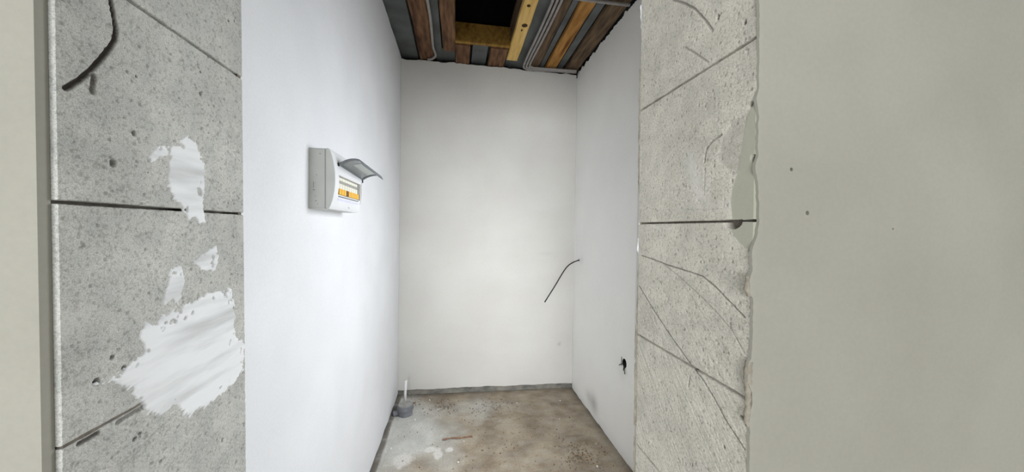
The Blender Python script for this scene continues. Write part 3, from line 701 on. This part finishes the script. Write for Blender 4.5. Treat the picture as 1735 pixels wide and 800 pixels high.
# inner well and breakers
boxobj('well', L(xs_-.02+.02, win[0]-.004, win[2]-.004), L(xs_+.0009, win[1]+.004, win[3]+.004), M_plug, db)
nB = 9; wB = (win[1]-win[0]-.022)/nB; zw0, zw1 = win[2]+.001, win[3]-.001; hz = zw1-zw0
first = None
for k in range(nB):
    ya = win[0]+.018+k*wB
    if first is None:
        bk_ = boxobj('breaker', (0, .0004, 0), (.013, wB-.0004, hz), M_breaker, db, bevel=.0008); bk_.location = L(xs_+.0012, ya, zw0)
        bm = bmesh.new(); box(bm, (.0125, .0014, hz*.05), (.018, wB-.0014, hz*.36)); lv = from_bm('lever', bm, M_lever, bk_)
        bm = bmesh.new(); box(bm, (.0125, .0022, hz*.66), (.0138, wB-.0022, hz*.82)); tg = from_bm('rating_mark', bm, M_plug, bk_)
        first = bk_
    else:
        bk_ = first.copy(); C.objects.link(bk_); bk_.location = L(xs_+.0012, ya, zw0)
        for ch in (lv, tg):
            c2 = ch.copy(); C.objects.link(c2); c2.parent = bk_
            if ch is lv and k == 3: c2.data = ch.data.copy(); c2.data.materials[0] = M_leverb; c2['label'] = 'brown lever'
# dark lip strip, label, button
def on_cover(name, y0, y1, z0, z1, m, th=.001, lab=None):
    bm = bmesh.new(); n = 6; A = []
    for i in range(n+1):
        z = z0+(z1-z0)*i/n; A.append([bm.verts.new(L(cover_x(z)+d, y, z)) for y, d in ((y0, .0002), (y1, .0002), (y1, th), (y0, th))])
    for a, b in zip(A[:-1], A[1:]):
        for k in range(4): bm.faces.new((a[k], a[(k+1) % 4], b[(k+1) % 4], b[k]))
    bm.faces.new(A[0]); bm.faces.new(A[-1][::-1]); return tag(from_bm(name, bm, m, db), lab)
on_cover('window_lip', win[0]+.006, win[1]-.02, win[2]-.0055, win[2]-.0025, M_rim, .0012)
on_cover('label_strip', win[0]+.004, win[1]-.01, win[2]-.016, win[2]-.009, M_label, .0006, 'pale lilac label strip')
for k in range(12):
    y = win[0]+.010+k*(win[1]-win[0]-.03)/12; on_cover('print_mark', y, y+.006, win[2]-.0128, win[2]-.0122, M_ink, .0008)
zb_ = win[2]-.028; yb_ = (win[0]+win[1])/2+.02
bm = bmesh.new(); bmesh.ops.create_uvsphere(bm, u_segments=16, v_segments=8, radius=.008)
for v in bm.verts: v.co = L(cover_x(zb_)+v.co.x*.35, yb_+v.co.y*1.2, zb_+v.co.z*.7)
from_bm('latch_button', bm, M_boxw, db, smooth=True)
on_cover('side_groove', win[1]+.006, win[1]+.013, zBt+.03, win[3]+.01, M_box, .0015)
for z, a, b in ((.3, .2, .28), (.34, .22, .23), (.9, .5, .55), (.12, .3, .36), (.07, .4, .42), (.55, .35, .38), (.42, .3, .31), (.2, .31, .32)):
    boxobj('scuff', L(XW+.058*a, yA-.0006, zBt+hgt*z), L(XW+.058*b+.0006, yA+.0005, zBt+hgt*(z+.012+.09*(a == .22))), M_boxdirt, db)
# open lid
hA = on(572, 279, 0, xF-.004); hB = on(613, 306, 0, xF-.004); oA = on(614, 272, 1, hA.y); oB = on(649, 299, 1, hB.y)
def lidpt(s, t):                                   # s along the hinge, t outwards
    p = lerp(lerp(hA, hB, s), lerp(oA, oB, s), t); p = p.copy()
    p.z += .010*math.sin(math.pi*min(t, 1))**1.0-.012*max(0, (t-.88)/.12)**2
    return p
def lidpatch(name, s0, s1, t0, t1, th, m, lab=None, up=0):
    ns_, nt_ = 10, 14; P = np.zeros((ns_+1, nt_+1, 3))
    for i in range(ns_+1):
        for j in range(nt_+1):
            p = lidpt(s0+(s1-s0)*i/ns_, t0+(t1-t0)*j/nt_)-O; P[i, j] = (p.x, p.y, p.z+up)
    return tag(grid_mesh(name, P, m, db, thick=(0, 0, th)), lab)
lid = lidpatch('lid', .0, 1, .0, 1, .0014, M_smoke, 'open smoked see-through lid')
for a in ((0, .06, 0, 1), (.94, 1, 0, 1), (0.06, .94, 0, .07), (.06, .94, .93, 1)):
    p = lidpatch('lid_rim', *a, .003, M_rim, up=-.002); p.parent = lid
p = lidpatch('lid_panel', .25, .9, .36, .80, .0006, M_smoke_light, up=-.0012); p.parent = lid  # paler panel in the middle of the lid
boxobj('hinge', hB-O+Vector((-.006, -.006, -.009)), hB-O+Vector((.004, .005, .004)), M_hole, db, bevel=.001)
boxobj('hinge', hA-O+Vector((-.006, -.006, -.005)), hA-O+Vector((.004, .005, .005)), M_hole, db, bevel=.001)

# ---- sewer stub and white pipe in the far left corner
sc = on(685, 708, 2, 0); sc = Vector((sc.x, sc.y+.045, 0))
rS = .051
st = empty('sewer_pipe_stub', sc, 'short grey plastic drain stub closed with a dusty plug in the left corner', 'pipe')
bm = bmesh.new(); lathe(bm, (0, 0, 0), [(rS-.004, -.004), (rS-.004, .030), (rS, .032), (rS+.002, .040), (rS, .062), (rS-.004, .065)]); from_bm('collar', bm, M_pvc, st, smooth=False)
bm = bmesh.new(); lathe(bm, (0, 0, 0), [(rS-.006, .0645), (rS-.006, .068), (rS-.014, .0685), (rS-.016, .0665), (.012, .0665), (.010, .0705)]); from_bm('plug', bm, M_plug, st)
bm = bmesh.new(); tube(bm, [Vector((-.03, -.006, .018)), Vector((-.075, -.018, .014))], .017, 14); from_bm('side_branch', bm, M_pvc, st)
wp = on(680.5, 688, 2, .0); wp = Vector((wp.x, wp.y+.015, 0)); 
wp = Vector((sc.x-.012, sc.y+rS+.02, 0))
zt = on(681.5, 645, 1, wp.y).z
bm = bmesh.new(); tube(bm, [Vector((0, 0, -.004)), Vector((.001, 0, zt*.6)), Vector((.004, 0, zt))], .0085, 14); o = from_bm('water_pipe', bm, M_pipew, smooth=True); o.location = wp
tag(o, 'thin white upright pipe standing behind the grey drain stub', 'pipe')

# ---- debris on the niche floor
p0, p1 = on(750, 745, 2, .006), on(800, 739, 2, .006)
bm = bmesh.new(); pts = smooth_path([p0, lerp(p0, p1, .3)+Vector((0, .004, .001)), lerp(p0, p1, .62)+Vector((0, -.003, 0)), p1], 6); tube(bm, pts, .0055, 8)
for v in bm.verts: v.co += Vector((noise.noise(v.co*90), noise.noise(v.co*80+Vector((3, 0, 0))), .3*noise.noise(v.co*70)))*.005
for v in bm.verts: v.co.z = .006+(v.co.z-.006)*.5
tag(from_bm('rusty_scrap', bm, M_rust, origin=lerp(p0, p1, .5)), 'rust-brown splinter lying across the middle of the niche floor', 'scrap')
crumbs = [(728, 678, .006), (703, 711, .006), (694, 668, .005), (876, 683, .004), (949, 679, .005), (948, 710, .004), (1012, 790, .006), (686, 682, .004), (776, 783, .005), (662, 760, .006), (1010, 752, .004), (786, 748, .004)]
where = ['on the floor right of the white pipe near the back wall', 'in front of the drain stub on its right', 'at the foot of the back wall beside the white pipe', 'in the middle of the floor near the back wall', 'near the back wall towards the right wall', 'on the right half of the floor, second behind another', 'in the brown dirt near the right jamb', 'beside the foot of the white pipe',
         'in front of the rusty splinter at the bottom of the view', 'by the left wall in front of the drain stub', 'close to the right wall edge of the floor', 'just in front of the rusty splinter']
for k, (px, py, r) in enumerate(crumbs):
    c = on(px, py, 2, .004); bm = bmesh.new(); bmesh.ops.create_icosphere(bm, subdivisions=1, radius=r)
    for v in bm.verts: v.co *= 1+.5*noise.noise(v.co*200+Vector((k, 0, 0))); v.co.z *= .7
    o = from_bm('plaster_crumb', bm, M_crumb); o.location = c; tag(o, 'small white plaster crumb '+where[k], 'crumb', 'plaster crumbs on the floor')
bm = bmesh.new(); rr = random.Random(4)
for cxp, cyp, sd, n in ((985, 772, .07, 170), (752, 690, .05, 80), (700, 688, .05, 50), (830, 695, .09, 90), (850, 745, .3, 260)):
    c = on(cxp, cyp, 2, 0)
    for _ in range(n):
        r = rr.uniform(.001, .0038); x, y = c.x+rr.gauss(0, sd), c.y+rr.gauss(0, sd)
        if not (fBL.x+.05 < x < fBR.x-.05 and .9 < y < ZB-.03): continue
        z = .0
        mm = Matrix.Translation((x, y, .002))@Matrix.Rotation(rr.uniform(0, 6), 4, 'Z')@Matrix.Diagonal((r*rr.uniform(.7, 2), r, r*.7, 1))
        bmesh.ops.create_icosphere(bm, subdivisions=1, radius=1, matrix=mm)
tag(from_bm('brown_grit', bm, M_grit), 'scattered brown grit on the niche floor', 'grit', kind='stuff')
